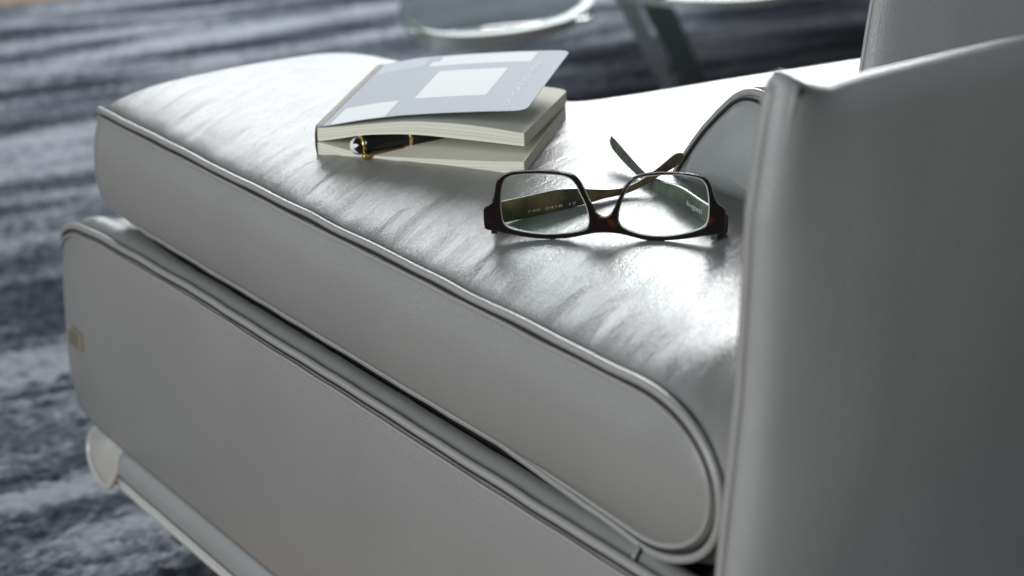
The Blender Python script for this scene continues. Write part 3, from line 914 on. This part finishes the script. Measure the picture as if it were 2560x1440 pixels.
temple((-0.062, 0.0143), (0.9999, -0.0165), [[-0.5, 447.6], [15.2, 448.2], [38.6, 449.2], [51.1, 447.8], [62.5, 445.6], [73.9, 443.7], [84.0, 442.9], [92.7, 444.0], [100.3, 446.6], [110.5, 451.3], [118.9, 456.0], [124.2, 459.4], [126.3, 459.6], [128.7, 457.6]],
       [[-0.5, 434.7], [24.8, 435.6], [48.5, 436.6], [62.6, 437.6], [71.4, 438.7], [82.1, 438.7], [87.3, 439.2], [94.3, 440.6], [101.6, 442.7], [108.9, 445.6], [117.7, 448.5], [124.2, 451.0], [128.0, 452.7], [129.4, 454.7]],
       -6.0, 0.0, (-61.0, 9.0, -1.5), ("140  0418  17", 16, 50, 4.6, 2.2, -1))
temple((0.0287, -0.0588), (0.2472, 0.969), [[-2.9, 449.6], [15.7, 449.5], [29.9, 450.0], [44.2, 449.3], [61.7, 446.2], [73.6, 445.0], [85.9, 444.6], [97.2, 445.6], [111.4, 447.9], [127.8, 451.2], [141.2, 454.1], [145.9, 454.3]],
       [[-1.6, 438.3], [14.9, 438.6], [31.9, 438.6], [49.3, 438.6], [67.2, 438.4], [88.1, 438.6], [98.2, 439.6], [105.9, 440.4], [120.9, 442.2], [134.1, 444.5], [144.3, 446.9], [148.4, 450.2]],
       -24.0, 0.0, (62.0, 14.0, -1.5), ("bugatti", 24, 3, 8.5, 4.2, 1), TEAL)
adopt(glasses)

# ------------------------------------------------------------ glass side table behind
mg, nt, b = base_mat("table_glass", (0.80, 0.92, 0.89), 0.03, 0, 0.6)
b.inputs["Transmission Weight"].default_value = 1.0; b.inputs["IOR"].default_value = 1.48
mgrey, _, _ = base_mat("grey_lacquer", (0.80, 0.84, 0.81), 0.4)
mdk, _, _ = base_mat("dark_green_lacquer", (0.24, 0.28, 0.26), 0.4)
msil, _, _ = base_mat("satin_silver", (0.36, 0.39, 0.38), 0.45, 0.5)
tb = empty("glass_table", (0.95, 1.4, 0.0), "low glass side table with satin metal frame on the striped carpet", "table")
O = [(0.525, 1.115), (0.540, 1.085), (0.640, 1.083), (0.711, 1.074), (0.757, 1.068), (0.777, 1.088), (0.835, 1.22), (0.92, 1.40), (0.80, 1.46), (0.66, 1.35), (0.57, 1.22)]
def plate(name, O, z, th, mat, parent, n=120, it=3, bv=0.0006):
    P = fine(O, n, it); c = P.mean(0)
    V = []
    for zz in (z, z - th):
        for k in (0.0, 0.9, 0.99, 1.0):
            for (x, y) in P: V.append((c[0] + (x - c[0])*k, c[1] + (y - c[1])*k, zz - (bv if (k == 1.0 and zz == z) else 0) + (bv if (k == 1.0 and zz != z) else 0)))
    n = len(P)
    F = grid_faces(4, n, True) + [tuple(i + 4*n for i in f) for f in grid_faces(4, n, True)]
    for j in range(n):
        q = (j+1) % n; F.append((3*n + j, 3*n + q, 7*n + q, 7*n + j))
    return mesh(name, V, F, mat, parent, False)
plate("glass_top", O, 0.300, 0.006, mg, tb)
hw_ = lambda p: float(np.interp(p[0], [0.53, 0.7, 0.9], [1.3, 1.0, 0.3]))
# curved silver tray rim under the glass
P = [(0.540, 1.125, 0.292), (0.528, 1.090, 0.288), (0.560, 1.062, 0.284), (0.640, 1.052, 0.284), (0.72, 1.062, 0.289), (0.79, 1.11, 0.297), (0.85, 1.20, 0.306), (0.92, 1.32, 0.312)]
P = smooth_pts(resample(P, 50), 4, False)
V = []
for p in P + np.array([0, 0, 0.006]):
    for k, (dz, dn) in enumerate(((0.007*hw_(p), 0), (-0.007*hw_(p), 0), (-0.007*hw_(p), 0.02), (0.007*hw_(p), 0.02))):
        V.append((p[0] + dn*0.2, p[1] + dn, p[2] + dz))
F = grid_faces(50, 4, True) + [(0, 1, 2, 3), (196, 197, 198, 199)]
mesh("curved_rim", V, F, msil, tb, False)
def slab_leg(a, b_, w, t, mat, name="leg"):
    a = np.array(a); b_ = np.array(b_)
    s = np.array([0.83, -0.55, 0]); q = np.array([0.55, 0.83, 0])
    V = []
    for p in (a, b_):
        for sx in (-1, 1):
            for sy in (-1, 1): V.append(p + s*sx*w/2 + q*sy*t/2)
    return mesh(name, V, [(0, 1, 3, 2), (4, 6, 7, 5), (0, 4, 5, 1), (2, 3, 7, 6), (0, 2, 6, 4), (1, 5, 7, 3)], mat, tb, False)
slab_leg((0.856, 1.143, 0.31), (1.352, 1.649, 0.0), 0.024, 0.012, mgrey)
slab_leg((0.889, 1.124, 0.31), (1.391, 1.624, 0.0), 0.040, 0.010, mdk)
# second plate edge at frame top, its unseen rest extended to shade the carpet
O2 = [(0.862, 1.17), (0.878, 1.112), (0.925, 1.062), (0.975, 1.030), (1.03, 1.026), (1.12, 1.07), (2.2, 1.25), (2.4, 1.8), (2.1, 2.35), (1.4, 2.2), (0.95, 1.5)]
plate("shelf_shade_plate", O2, 0.304, 0.010, msil, tb, bv=0.0)
adopt(tb)
